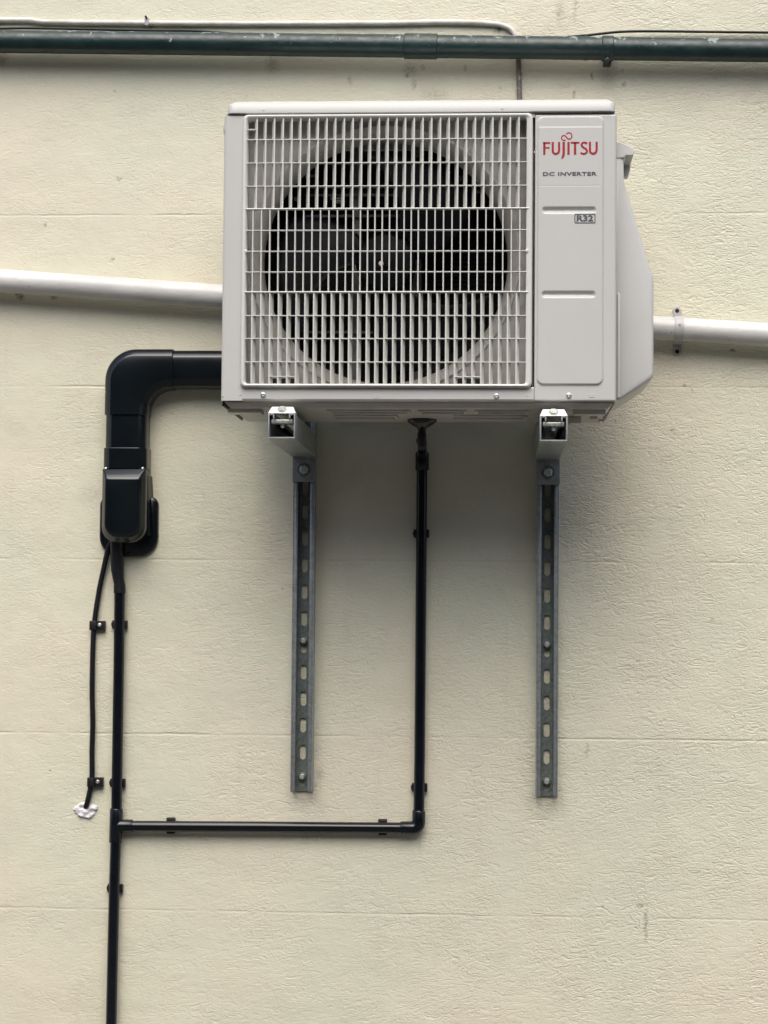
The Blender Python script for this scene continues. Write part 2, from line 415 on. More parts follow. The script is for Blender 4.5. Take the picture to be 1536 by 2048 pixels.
# casing: left column wrapping round the corner, lower strip, right and back walls
cs = MB()
def extr(poly, z0, z1, th):
    """poly: (x, y) polyline, wall thickness th to the right of its direction"""
    P = [Vector(p) for p in poly]; n = len(P); inn = []
    for i in range(n):
        d = (P[min(i + 1, n - 1)] - P[max(i - 1, 0)]).normalized(); inn.append(P[i] + Vector((d.y, -d.x)) * th)
    ring = P + inn[::-1]
    rings = [[Vector((p.x, p.y, z)) for p in ring] for z in (z0, z1)]
    cs.stack(rings)
r = 0.007
arc = [(xl + r - r * math.cos(a), YF + r - r * math.sin(a)) for a in [k * PI / 12 for k in range(7)]]
extr([(xl, YB)] + arc + [(FX(487), YF), (FX(488), YF + 0.001), (FX(488), YF + 0.014)], zbot, FZ(229.5), -0.0012)
# lower strip as a bent sheet
prof = [(YF + 0.010, FZ(773)), (YF + 0.001, FZ(774)), (YF, FZ(776)), (YF, FZ(798)), (YF + 0.002, FZ(801)), (YF + 0.006, FZ(802.3)), (YF + 0.020, FZ(802.3))]
P0 = [Vector((0, y, z)) for y, z in prof]
inner = [Vector((0, y + (0.0012 if k < 5 else 0), z + (0.0012 if k >= 3 else -0.0012))) for k, (y, z) in enumerate(prof)]
ring = P0 + inner[::-1]
cs.stack([[Vector((x, p.y, p.z)) for p in ring] for x in (FX(487.2), FX(1069))])
cs.box(FX(487), FX(1069), YF + 0.002, YF + 0.004, FZ(235.5), FZ(228), 0)              # strip under the lid
cs.box(xr - 0.0012, xr, YF + 0.006, YB, zbot, FZ(229.5))                              # right wall
cs.box(FX(1066), FX(1067.5), YF + 0.022, YB - 0.02, zbot + 0.004, FZ(233))            # divider wall
cs.box(xl + 0.002, xr - 0.002, YB - 0.002, YB, FZ(300), FZ(232))                       # back top rail
cs.box(xl + 0.002, xr - 0.002, YB - 0.002, YB, zbot + 0.002, FZ(780))                  # back bottom rail
cs.box(FX(1067), xr - 0.002, YB - 0.0025, YB - 0.0005, FZ(781), FZ(299))
cs.build('casing', M['casing'], ac, 22)

# lid
zt = FZ(196); lx0, lx1 = FX(451.5), FX(1230)
ld = MB(); rings = []
for (ins, z) in ((0.001, FZ(225.6)), (0.0, FZ(224.6)), (0.0, zt - 0.0132), (0.0006, zt - 0.0118), (0.0020, zt - 0.0104), (0.0105, zt - 0.0026), (0.0130, zt - 0.0010), (0.0160, zt)):
    x0, x1, y0, y1 = lx0 + ins, lx1 - ins, YF - 0.005 + ins * 1.6, YB + 0.006 - ins
    rr_ = 0.012 - ins * 0.5; ring = []
    for (cx, cy, sx, sy, a0) in ((x0, y0, 1, 1, PI), (x1, y0, -1, 1, 1.5 * PI), (x1, y1, -1, -1, 0), (x0, y1, 1, -1, 0.5 * PI)):
        for k in range(7):
            a = a0 + 0.5 * PI * k / 6; ring.append(Vector((cx + sx * rr_ + rr_ * math.cos(a), cy + sy * rr_ + rr_ * math.sin(a), z)))
    rings.append(ring)
ld.stack(rings)
lid = ld.build('lid', M['casing'], ac, 40)
for px in (524, 1003):
    d = MB(); d.lathe((FX(px), YF - 0.0049, FZ(219)), (0, -1, 0), [(0.0022, 0), (0.0018, 0.0010), (0.0004, 0.0014)], 12); d.build('dimple', M['casing'], lid)
md = MB(); md.box(xl + 0.004, xr - 0.004, YF + 0.006, YB - 0.004, FZ(228.6), FZ(225.0)); md.build('lid_flange', M['shroud'], lid, 0)

# service panel pressed in sheet metal (height field)
def sstep(a, b, x):
    t = max(0, min(1, (x - a) / (b - a))); return t * t * (3 - 2 * t)
def sdrr(x, z, x0, x1, z0, z1, rad):
    dx = abs(x - (x0 + x1) / 2) - (x1 - x0) / 2 + rad; dz = abs(z - (z0 + z1) / 2) - (z1 - z0) / 2 + rad
    return math.hypot(max(dx, 0), max(dz, 0)) + min(max(dx, dz), 0) - rad
gx0, gx1, gz0, gz1 = FX(1069), xr, zbot, FZ(230)
reg = (FX(1075), FX(1206), FZ(769), FZ(234.5))
reg2 = (FX(1079), FX(1202), FZ(258), FZ(238.5))
gr1 = (FX(1083.5), FX(1192), FZ(428.5), FZ(415)); gr2 = (FX(1083), FX(1191.5), FZ(596), FZ(582.5))
nx, nz = 150, 520
sp_ = MB(); grid = []
for j in range(nz + 1):
    row = []
    z = gz0 + (gz1 - gz0) * j / nz
    for i in range(nx + 1):
        x = gx0 + (gx1 - gx0) * i / nx
        h = 0.0
        d = sdrr(x, z, *reg, 0.013); h -= 0.0032 * sstep(0.0020, -0.0020, d)          # panel pressed outwards
        h -= 0.0005 * sstep(FZ(255.5), FZ(257.5), z) * sstep(0.0, -0.003, sdrr(x, z, *reg, 0.013))
        for q in (gr1, gr2):
            d = sdrr(x, z, *q, 0.0065); h += 0.0052 * sstep(0.001, -0.0062, d)
        ln = abs(z - FZ(373.5)); 
        if reg[0] + .004 < x < reg[1] - .004: h += 0.0004 * sstep(0.0010, 0.0, ln)
        e = x - (gx1 - 0.006)
        if e > 0: h += 0.006 - math.sqrt(max(0.0, 0.006 ** 2 - e * e))
        e = (gx0 + 0.003) - x
        if e > 0: h += 0.003 - math.sqrt(max(0.0, 0.003 ** 2 - e * e))
        e = z - (gz1 - 0.004)
        if e > 0: h += 0.004 - math.sqrt(max(0.0, 0.004 ** 2 - e * e))
        e = (gz0 + 0.004) - z
        if e > 0: h += 0.004 - math.sqrt(max(0.0, 0.004 ** 2 - e * e))
        row.append(sp_.bm.verts.new((x, YF + h, z)))
    grid.append(row)
for j in range(nz):
    for i in range(nx): sp_.bm.faces.new((grid[j][i], grid[j][i + 1], grid[j + 1][i + 1], grid[j + 1][i]))
svc = sp_.build('service_panel', M['casing'], ac, 180)
svc_m = svc.modifiers.new('thick', 'SOLIDIFY'); svc_m.thickness = 0.0015; svc_m.offset = -1

YP = YF - 0.0037      # front of the pressed area
# red wordmark, drawn letter by letter; coordinates in a letter space of 5.12 units a millimetre-pixel
def LX(u): return FX(1040 + u / 5.12)
def LZ(v): return FZ(180 + v / 5.12)
kk = (FX(1200) - FX(1100)) / 512
lg = MB()
def st(pts, w): lg.ribbon([(LX(a), LZ(b)) for a, b in pts], [q * kk * 1.12 for q in w] if isinstance(w, list) else w * kk * 1.12, YP - 0.0005, YP + 0.0006)
def cur(pts, sub=6): return [(p.x, p.y) for p in smoothpath([Vector((a, b, 0)) for a, b in pts], sub)]
st([(244, 545), (244, 674)], [22, 20]); st([(233, 553), (305, 553)], [13, 17]); st([(250, 603), (297, 603)], [13, 15])
st([(331, 543), (331, 625)] + cur([(331, 625), (336, 652), (362, 665), (388, 652), (396, 625)]) + [(396, 543)], 20)
st(cur([(443, 542), (443, 600), (443, 650), (438, 688), (420, 717)]), [22] * 20 + [19, 15, 11, 7, 3])
st([(492, 543), (492, 673)], [20, 22])
st([(514, 552), (604, 552)], [17, 17]); st([(560, 552), (560, 673)], [20, 22])
st(cur([(683, 562), (660, 551), (636, 556), (626, 578), (644, 600), (670, 616), (682, 640), (668, 661), (642, 666), (616, 655)]), 18)
st([(712, 543), (712, 625)] + cur([(712, 625), (718, 652), (746, 665), (772, 652), (781, 625)]) + [(781, 543)], 20)
st(cur([(463, 523), (441, 527), (423, 514), (421, 496), (433, 481), (450, 478), (466, 490), (481, 507), (499, 516), (517, 507), (527, 487), (521, 463), (502, 451), (482, 454), (470, 463)]), 10)
lg.build('wordmark', M['red'], ac, 0)

def text_part(name, body, px0, px1, py0, py1, mat, bold=0.0, font_space=1.0):
    c = bpy.data.curves.new('t', 'FONT'); c.body = body; c.size = 1; c.extrude = 0.01; c.offset = bold; c.space_character = font_space
    o = bpy.data.objects.new('t', c); COL.objects.link(o)
    dg = bpy.context.evaluated_depsgraph_get(); me = bpy.data.meshes.new_from_object(o.evaluated_get(dg))
    xs = [v.co.x for v in me.vertices]; ys = [v.co.y for v in me.vertices]
    X0, X1, Z0, Z1 = FX(px0), FX(px1), FZ(py1), FZ(py0)
    m = MB()
    for v in me.vertices:
        v.co = Vector((X0 + (v.co.x - min(xs)) / (max(xs) - min(xs)) * (X1 - X0), YP - 0.0004 - v.co.z * 0.03, Z0 + (v.co.y - min(ys)) / (max(ys) - min(ys)) * (Z1 - Z0)))
    m.bm.from_mesh(me); bpy.data.objects.remove(o); bpy.data.curves.remove(c); bpy.data.meshes.remove(me)
    return m.build(name, mat, ac, 0)
text_part('small_lettering', 'DC INVERTER', 1085, 1193, 346, 353.5, M['ink'], 0.028, 1.08)
bd = text_part('refrigerant_lettering', 'R32', 1153, 1186, 432, 444.5, M['ink'], 0.03)
fr = MB()
o_, i_ = rrect(FX(1148.5), FX(1190.5), FZ(448.3), FZ(429), 0.003, YP - 0.0005), rrect(FX(1150.3), FX(1188.7), FZ(446.5), FZ(430.8), 0.0018, YP - 0.0005)
o2 = [Vector((p.x, YP + 0.0004, p.z)) for p in o_]; i2 = [Vector((p.x, YP + 0.0004, p.z)) for p in i_]
fr.stack([o2, o_, i_, i2], False, False)
fr.build('lettering_frame', M['ink'], bd, 0)

# grille
GX0, GX1, GZ0, GZ1 = FX(484), FX(1064.5), FZ(775.5), FZ(228.8)
IX0, IX1, IZ0, IZ1 = FX(493), FX(1052.5), FZ(768.5), FZ(237.5)
YG = YF - 0.010
gm = MB()
rings = []
for (ins, y) in ((0.0, YF + 0.012), (0.0, YG + 0.0045), (0.0012, YG + 0.0018), (0.0035, YG), ):
    rings.append(rrect(GX0 + ins, GX1 - ins, GZ0 + ins, GZ1 - ins, 0.010 - ins * 0.5, y, 6))
rings.append(rrect(GX0 + 0.0065, GX1 - 0.0065, GZ0 + 0.0055, GZ1 - 0.0055, 0.006, YG + 0.0006, 6))
rings.append(rrect(IX0, IX1, IZ0, IZ1, 0.006, YG + 0.004, 6))
rings.append(rrect(IX0 + 0.001, IX1 - 0.001, IZ0 + 0.001, IZ1 - 0.001, 0.006, YF + 0.012, 6))
gm.stack(rings, False, False)
def bar_v(px, pz0, pz1, slant, wd=0.0021, dp=0.012, y=YG + 0.0022):
    x = FX(px); z0, z1 = FZ(pz0), FZ(pz1)
    sec = [(-wd / 2, 0.0007), (-wd / 4, 0.0), (wd / 4, 0.0), (wd / 2, 0.0007), (wd / 2 * 0.8 + slant, dp), (-wd / 2 * 0.8 + slant, dp)]
    gm.stack([[Vector((x + a, y + b, z)) for a, b in sec] for z in (z0, z1)])
def bar_h(py, px0, px1, wd=0.0021, dp=0.010, y=YG + 0.0032):
    z = FZ(py); x0, x1 = FX(px0), FX(px1)
    sec = [(-wd / 2, 0.0007), (-wd / 4, 0), (wd / 4, 0), (wd / 2, 0.0007), (wd / 2 * 0.8, dp), (-wd / 2 * 0.8, dp)]
    gm.stack([[Vector((x, y + b, z + a)) for a, b in sec] for x in (x0, x1)])
for k in range(31): bar_v(512.3 + 17.49 * k, 418, 237, -0.0055, 0.0028, 0.014)
mid = [506 + 16.85 * k for k in range(12)] + [706.2, 720.6, 735.1, 749.6, 764.2, 778.8, 793.4, 807.9, 822.2, 836.4] + [852.9 + 16.95 * k for k in range(12)]
for x in mid: bar_v(x, 585, 418, 0.0003, 0.0026)
for k in range(31): bar_v(506 + 17.57 * k, 769, 585, 0.0055, 0.0028, 0.014)
for y in (279, 326, 372.5, 461, 503, 544.5, 632, 678, 725): bar_h(y, 490.5, 1055)
for y in (418.3, 585): bar_h(y, 487.5, 1058.5, 0.0031, 0.012, YG + 0.0010)
bar_h(258.5, 492, 512)
for (a, b_) in ((541, 594), (911, 964)): bar_h(754, a, b_)
for px in (492, 1054):
    gm.lathe((FX(px), YG + 0.003, FZ(503)), (0, -1, 0), [(0.004, 0), (0.0036, 0.002), (0.001, 0.003)], 14)
grl = gm.build('grille', M['grille'], ac, 50)
ct = MB(); ct.lathe((FX(762.5), YG + 0.0040, FZ(528)), (0, -1, 0), [(0.0050, -0.004), (0.0050, 0.0), (0.0042, 0.0012), (0.0024, 0.0016), (0.0004, 0.0006)], 20)
ct.build('centre_button', M['shroud'], grl)

# bell mouth plate
YPL = YF + 0.034
ccx, ccz = FX(767), FZ(512)
sh = MB(); SEG = 128; rings = []
bx0, bx1, bz0, bz1 = FX(489), FX(1066), FZ(773), FZ(231)
def rectpt(a):
    c, s_ = math.cos(a), math.sin(a)
    t = min(((bx1 - ccx) / c if c > 0 else (bx0 - ccx) / c) if abs(c) > 1e-6 else 9, ((bz1 - ccz) / s_ if s_ > 0 else (bz0 - ccz) / s_) if abs(s_) > 1e-6 else 9)
    return t
angs = [2 * PI * k / SEG for k in range(SEG)]
for y in (YF + 0.0115, YPL):
    rings.append([Vector((ccx + rectpt(a) * math.cos(a), y, ccz + rectpt(a) * math.sin(a))) for a in angs])
for (rad, y) in ((0.2800, YPL), (0.2790, YPL - 0.0025), (0.2765, YPL - 0.0030), (0.2735, YPL - 0.001), (0.2650, YPL + 0.006), (0.2590, YPL + 0.014), (0.2545, YPL + 0.025), (0.2530, YPL + 0.040), (0.2550, YPL + 0.060), (0.2562, YPL + 0.060), (0.2545, YPL + 0.040)):
    rings.append([Vector((ccx + min(rad, rectpt(a) - 0.0005) * math.cos(a), y, ccz + min(rad, rectpt(a) - 0.0005) * math.sin(a))) for a in angs])
sh.stack(rings, False, False)
sh.build('fan_shroud', M['shroud'], ac, 60)
# dark boxes set on the plate, painting the shade inside its openings
for (a, b_) in ((541, 592), (911, 962)):
    p0, p1 = at(a + 1, 769, YPL), at(b_, 757, YPL)
    d = MB(); d.box(p0.x, p1.x, YPL - 0.0008, YPL + 0.001, max(p0.z, bz0 + 0.001), p1.z, 0.0003); d.build('slot_shade', M['hole'], ac, 0)
# fan
fn = thing_part = bpy.data.objects.new('fan', None); COL.objects.link(fn); fn.parent = ac
YFAN = YF + 0.085
hb = MB(); hb.lathe((ccx, YFAN + 0.03, ccz), (0, -1, 0), [(0.062, 0), (0.062, 0.040), (0.056, 0.050), (0.03, 0.056), (0.012, 0.058), (0.012, 0.064), (0.001, 0.065)], 40)
hb.build('hub', M['fan'], fn)
for q in range(3):
    bl = MB(); base = q * 2 * PI / 3 + 2.75; rows = []
    for i in range(13):
        rad = 0.058 + (0.232 - 0.058) * i / 12; row = []
        span = 0.95 + 0.25 * i / 12; sweep = 0.55 * (i / 12) ** 1.3
        for j in range(13):
            s_ = j / 12; a = base + sweep + span * (s_ - 0.5)
            y = YFAN + 0.028 - 0.060 * s_ + 0.008 * math.sin(PI * s_)
            row.append(bl.bm.verts.new((ccx + rad * math.cos(a), y, ccz + rad * math.sin(a))))
        rows.append(row)
    for i in range(12):
        for j in range(12): bl.bm.faces.new((rows[i][j], rows[i][j + 1], rows[i + 1][j + 1], rows[i + 1][j]))
    bo = bl.build('blade', M['fan'], fn, 60); sm = bo.modifiers.new('thick', 'SOLIDIFY'); sm.thickness = 0.003
# motor mount and coil behind the fan
mm = MB()
for px in (700, 826):
    x = FX(px); mm.box(x - 0.010, x + 0.010, YF + 0.20, YF + 0.215, zbot + 0.02, FZ(240), 0.002)
for z in (FZ(335), FZ(396), FZ(352), FZ(640)):
    mm.box(FX(592), FX(930), YF + 0.19, YF + 0.196, z, z + 0.005)
mm.lathe((ccx, YF + 0.20, ccz), (0, -1, 0), [(0.05, 0), (0.05, 0.06), (0.04, 0.068)], 28)
mm.build('motor_mount', M['brk'], ac, 40)
cl = MB(); cl.box(xl + 0.01, FX(1064), YB - 0.045, YB - 0.006, zbot + 0.01, FZ(236))
for k in range(150):
    x = xl + 0.014 + k * 0.0041
    cl.box(x, x + 0.0006, YB - 0.051, YB - 0.0452, zbot + 0.012, FZ(238))
cl.build('coil', M['dark'], ac, 0)
for (px, py, w_, h_) in ((590, 338, .018, .006), (610, 352, .022, .005), (670, 404, .016, .006), (660, 398, .030, .004), (588, 398, .010, .008), (792, 352, .026, .006), (800, 340, .020, .004), (886, 345, .018, .004), (915, 357, .020, .010), (947, 384, .018, .006), (942, 396, .008, .006)):
    p = at(px, py, YF + 0.16); hl = MB(); hl.box(p.x, p.x + w_, YF + 0.155, YF + 0.165, p.z - h_ / 2, p.z + h_ / 2, 0.001); hl.build('coil_bracket', M['brk'], ac, 40)
rb = MB()
for q in range(10):
    for (pa, pb) in ((850, 1000),):
        p0, p1 = at(pa, 508 + q * 9, YF + 0.17), at(pb, 508 + q * 9, YF + 0.17)
        rb.box(p0.x, p1.x, YF + 0.165, YF + 0.168, p0.z, p0.z + 0.0022)
rb.build('rear_guard', M['fan'], ac, 40); rb = MB()
for q in range(6):
    p0, p1 = at(560 + 3 * q, 440 + q * 9, YF + 0.2), at(640, 440 + q * 9, YF + 0.2)
    rb.box(p0.x, p1.x, YF + 0.235, YF + 0.238, p0.z, p0.z + 0.0022)
rb.build('rear_guard', M['fan'], ac, 40)

# screws and pressed marks on the lower strip
for (px, py) in ((529.5, 790.5), (994.5, 792), (1138.5, 790.5)):
    screw_bm((FX(px), YF, FZ(py)), 0.0058, h=0.0036).build('screw', M['screw'], ac)
for (px, py, a) in ((755, 793, 0.0055), (1184.5, 791, 0.0068)):
    d = MB(); z = FZ(py); x = FX(px)
    d.stack([[Vector((x + a * f * math.cos(t_), YF - y, z + 0.0036 * f * math.sin(t_))) for t_ in angs[::6]] for f, y in ((1, -0.0002), (0.95, 0.0006), (0.72, 0.0008), (0.62, 0.0002))])
    d.build('pressed_slot', M['casing'], ac)
for (px, py) in ((484, 790), (1056, 791), (448.5, 792)):
    d = MB(); d.lathe((FX(px), YF + 0.0002, FZ(py)), (0, -1, 0), [(0.0022, 0), (0.0018, 0.0009), (0.0004, 0.0011)], 10); d.build('rivet', M['casing'], ac)
sc = MB(); sc.lathe((xl + 0.0002, YF + 0.03, FZ(250)), (-1, 0, 0), [(0.012, 0), (0.012, 0.0022), (0.009, 0.0045), (0.001, 0.0050)], 20); sc.build('side_screw', M['casing'], ac)

# base pan with pressed ribs, and the hooks seen under its right end
ZP = FZ(802) - 0.0115
bp = MB()
rings = []
for (ins, z) in ((0.006, zbot + 0.006), (0.006, zbot - 0.002), (0.012, ZP + 0.003), (0.015, ZP)):
    rings.append([Vector((x, y, z)) for x, y in ((xl + ins, YF + 0.012 + ins), (xr - ins, YF + 0.012 + ins), (xr - ins, YB - ins * 0.3), (xl + ins, YB - ins * 0.3))])
bp.stack([list(reversed(q)) for q in rings])
def rib(px0, px1, ya, yb, h=0.004):
    bp.box(FX(px0), FX(px1), ya, yb, ZP - h, ZP + 0.001, 0.0018)
for (a, b_) in ((650, 820), (835, 935), (950, 1060)):
    rib(a, b_, YF + 0.060, YF + 0.068); rib(a, b_, YF + 0.110, YF + 0.118); rib(a, a + 7, YF + 0.0685, YF + 0.1095); rib(b_ - 7, b_, YF + 0.0685, YF + 0.1095)
for (a, b_) in ((655, 790), (905, 1060)):
    rib(a, b_, YF + 0.165, YF + 0.172); rib(a, b_, YF + 0.225, YF + 0.232); rib(b_ - 8, b_, YF + 0.173, YF + 0.224)
rib(1150, 1215, YF + 0.05, YF + 0.09, 0.010); rib(452, 520, YF + 0.05, YF + 0.10, 0.008)
pan = bp.build('base_pan', M['pan'], ac, 40)
hk = MB(); x = FX(1200)
hk.box(FX(1147), FX(1172), YF + 0.19, YF + 0.22, ZP - 0.014, ZP - 0.0005, 0.001); hk.build('pan_hook', M['pan'], pan, 40); hk = MB()
hk.box(FX(1186), FX(1202), YF + 0.12, YF + 0.124, ZP - 0.012, ZP - 0.0005, 0.001)
hk.box(FX(1215), FX(1219), YF + 0.10, YF + 0.16, ZP - 0.016, ZP - 0.0005, 0.001)
hk.box(FX(1205), FX(1214.9), YF + 0.13, YF + 0.134, ZP - 0.016, ZP - 0.012, 0.0006)
hk.build('pan_hook', M['pan'], pan, 40)
se = MB(); se.box(xl + 0.0002, xl + 0.004, YF + 0.02, YB, zbot - 0.009, zbot - 0.0005, 0.001); se.build('edge_seal', M['clip'], ac, 40)

# valve cover on the right side
vc = thing_part = None
YC0, YC1 = YF + 0.045, YF + 0.26
def CP(px, py, Y=YC0): p = at(px, py, Y); return (p.x, p.z)
outl = [(1226, 284), (1241, 286), (1247.5, 290), (1248, 362), (1257, 391), (1299, 532), (1306, 550), (1307.5, 563), (1307.5, 746), (1305, 755), (1299, 761), (1242, 799), (1226, 803)]
def ring_at(Y, ins):
    pts = [Vector(CP(*q)) for q in outl]; n = len(pts); cx = pts[0].x; res = []
    for i, p in enumerate(pts):
        a, b_ = pts[i - 1], pts[(i + 1) % n]
        if i in (0, n - 1):
            res.append(Vector((p.x, Y, p.y + (-ins if i == 0 else ins)))); continue
        d1 = (p - a).normalized(); d2 = (b_ - p).normalized(); nn = Vector((d1.y + d2.y, -(d1.x + d2.x))).normalized()
        cosv = max(0.5, nn.dot(Vector((d1.y, -d1.x))))
        # outline runs clockwise: outward is to the left of travel -> inward = right normal
        q = p + nn * ins / cosv
        res.append(Vector((q.x, Y, q.y)))
    return res
vm_ = MB()
vm_.stack([ring_at(YC1, 0.0), ring_at(YC0 + 0.008, 0.0), ring_at(YC0 + 0.0045, 0.0008), ring_at(YC0 + 0.0018, 0.0028), ring_at(YC0, 0.0070)])
vo_ = vm_.build('valve_cover', M['cover'], ac, 50)
hd = MB()
hp = [(1226, 283), (1241, 284.5), (1262, 294), (1267.5, 298), (1268, 307), (1266, 311.5), (1252, 311), (1248.2, 316), (1226, 317)]
rings = [[Vector((CP(*q)[0], y, CP(*q)[1])) for q in hp] for y in (YC0 + 0.12, YC0 - 0.002)]
hd.stack(rings); hd.build('handle', M['cover'], vo_, 30, 0.0015)
hr = MB(); hp = [(1246, 310), (1267.5, 310.5), (1266, 322), (1262.5, 333), (1246, 334)]
hr.stack([[Vector((CP(*q)[0], y, CP(*q)[1])) for q in hp] for y in (YC0 + 0.118, YC0 + 0.09)]); hr.build('grip_recess', M['pan'], vo_, 30)
rr = MB(); rr.box(FX(1238) , FX(1244), YF + 0.040, YF + 0.0452, FZ(790), FZ(580), 0.002); rr.build('cover_lip', M['cover'], vo_, 40)

# ------------------------------------------------------------------ brackets
YT = -0.502; YS = -0.036
bxc = (at(534, 850, YT).x + at(592, 850, YT).x) / 2
def wallz(px, py, Y=YS): return at(px, py, Y).z
ZA0, ZA1 = at(562, 877, YT).z, at(562, 827, YT).z
br = thing('wall_bracket', (bxc, 0, wallz(607, 1584)), 'galvanised steel bracket under the outdoor unit, left of the black drain riser', 'bracket', 'steel wall brackets carrying the outdoor unit')
hw = 0.0255
cx = bxc + 0.002
rl = MB(); zb, ztp = wallz(607, 1584), wallz(620, 838)
hs = 0.0245
rl.box(cx - hs, cx - hs + 0.0025, YS, -0.0005, zb, ztp); rl.box(cx + hs - 0.0025, cx + hs, YS, -0.0005, zb, ztp)
rl.box(cx - hs + 0.0026, cx - hs + 0.0105, YS, YS + 0.0025, zb, ztp, 0.0006); rl.box(cx + hs - 0.0105, cx + hs - 0.0026, YS, YS + 0.0025, zb, ztp, 0.0006)
rl.box(cx - hs + 0.0085, cx - hs + 0.0105, YS + 0.0026, YS + 0.009, zb, ztp); rl.box(cx + hs - 0.0105, cx + hs - 0.0085, YS + 0.0026, YS + 0.009, zb, ztp)
rail = rl.build('rail', M['galv'], br, 40, 0.0007)
# slotted web
wb = MB(); YW = -0.0065; wi = hs - 0.0027
sl_px = [976, 1025, 1077.5, 1130, 1183.5, 1237, 1291, 1344, 1397, 1450, 1504, 1557.5]
cz = [at(608, q, YW).z for q in sl_px]; cz = [cz[0] + 0.12, cz[0] + 0.06] + cz
cz = sorted(cz); edges = [zb] + [(a + b_) / 2 for a, b_ in zip(cz, cz[1:])] + [ztp]
sr, shl = 0.0067, 0.0100
for c_, z0, z1 in zip(cz, edges, edges[1:]):
    if c_ - shl - sr < z0 + 0.001: z0 = c_ - shl - sr - 0.004 if z0 != zb else z0
    for sgn in (-1, 1):
        arc_b = [(sgn * sr * math.sin(a), c_ - shl - sr * math.cos(a)) for a in [k * PI / 16 for k in range(9)]]
        arc_t = [(sgn * sr * math.sin(a), c_ + shl - sr * math.cos(a)) for a in [PI / 2 + k * PI / 16 for k in range(9)]]
        edge = arc_b + arc_t
        poly = [(0, z0)] + edge + [(0, z1), (sgn * wi, z1), (sgn * wi, z0)]
        wb.face([wb.bm.verts.new((cx + a, YW, z)) for a, z in poly])
        for (a, z), (a2, z2) in zip(edge, edge[1:]):
            wb.face([wb.bm.verts.new(p) for p in ((cx + a, YW, z), (cx + a2, YW, z2), (cx + a2, -0.0010, z2), (cx + a, -0.0010, z))])
wb.build('slotted_web', M['galvin'], rail, 30)
# arm, a C channel open on top
am = MB(); xa0, xa1 = bxc - 0.0278, bxc + 0.0278; th = 0.0030
am.box(xa0, xa1, YT, YS - 0.006, ZA0, ZA0 + th, 0.0006); am.box(xa0, xa0 + th, YT + 0.0003, YS - 0.006, ZA0 + th + 0.0001, ZA1, 0.0006); am.box(xa1 - th, xa1, YT + 0.0003, YS - 0.006, ZA0 + th + 0.0001, ZA1, 0.0006)
am.box(xa0 + th + 0.0001, xa0 + 0.013, YT + 0.0003, YS - 0.006, ZA1 - th, ZA1, 0.0006); am.box(xa1 - 0.013, xa1 - th - 0.0001, YT + 0.0003, YS - 0.006, ZA1 - th, ZA1, 0.0006)
am.box(xa0 + 0.0102, xa0 + 0.013, YT + 0.0004, YS - 0.006, ZA1 - 0.0105, ZA1 - th - 0.0001, 0.0006); am.box(xa1 - 0.013, xa1 - 0.0102, YT + 0.0004, YS - 0.006, ZA1 - 0.0105, ZA1 - th - 0.0001, 0.0006)
am.box(xa0 + th, xa1 - th, YS - 0.012, YS - 0.007, ZA0 + th, ZA1 - th)
arm = am.build('arm', M['galv'], br, 40)
cn = MB(); cn.box(xa0 + 0.006, xa1 - 0.006, YT + 0.010, YT + 0.045, ZA1 - 0.0190, ZA1 - 0.0112, 0.0015)
cn.build('channel_nut', M['bolt'], arm, 40)
c2 = MB(); c2.lathe((bxc, YT + 0.020, ZA1 - 0.0195), (0, 0, -1), [(0.0042, 0), (0.0042, 0.006), (0.0030, 0.008)], 14); c2.build('bolt_end', M['bolt'], arm)
# sloping end piece with its bolt, whitened as if lit by the sky
ep = MB(); z0, z1 = ZA1 + 0.0004, ZA1 + 0.0155
ep.stack([[Vector(p) for p in q] for q in ([(xa0 - 0.0005, YT - 0.0008, z0), (xa0 + 0.006, YT + 0.016, z1), (xa0 + 0.006, YT + 0.030, z1), (xa0 - 0.0005, YT + 0.030, z0)],
         [(xa1 + 0.0005, YT - 0.0008, z0), (xa1 - 0.006, YT + 0.016, z1), (xa1 - 0.006, YT + 0.030, z1), (xa1 + 0.0005, YT + 0.030, z0)])])
epo = ep.build('mounting_foot', M['foot'], br, 30, 0.0012)
hb_ = MB(); cc = Vector((bxc, YT + 0.0085, (z0 + z1) / 2)); ax = Vector((0, -0.67, 0.74)).normalized(); u = Vector((1, 0, 0)); v = ax.cross(u)
hb_.stack([[cc + ax * h_ + (u * math.cos(k * PI / 3) + v * math.sin(k * PI / 3)) * rr_ for k in range(6)] for rr_, h_ in ((0.0098, -0.002), (0.0098, 0.0035), (0.0082, 0.0048))])
hb_.build('hex_head', M['bolt'], epo, 30)
# fixing plate and bolts
zc_ = wallz(607, 940)
pl = MB(); pl.box(cx - 0.0262, cx + 0.0262, YS - 0.0060, YS - 0.0005, wallz(607, 964), wallz(607, 917), 0.0012)
pl.box(cx - 0.0262, cx + 0.0262, YS - 0.0060, YS - 0.0005, wallz(607, 916.5), ZA1 - 0.002, 0.0008)
plate = pl.build('fixing_plate', M['galv'], br, 40)
def bolt(c, r_, h_, wr):
    b_ = MB(); hexhead(b_, Vector(c), r_, h_, random.uniform(0, 1)); bo = b_.build('bolt', M['bolt'], br, 30, 0.0005)
    ws = MB(); ws.lathe((c[0], c[1] + 0.0001, c[2]), (0, -1, 0), [(wr, -0.001), (wr, 0.0018), (wr * 0.9, 0.0022), (r_ * 0.7, 0.0023)], 26); ws.build('washer', M['galvin'], bo)
bolt((cx, YS - 0.006, zc_), 0.0100, 0.011, 0.0155)
for q in (1281.5, 1552.5): bolt((cx, YW - 0.001, at(608, q, YW).z), 0.0070, 0.014, 0.0095)

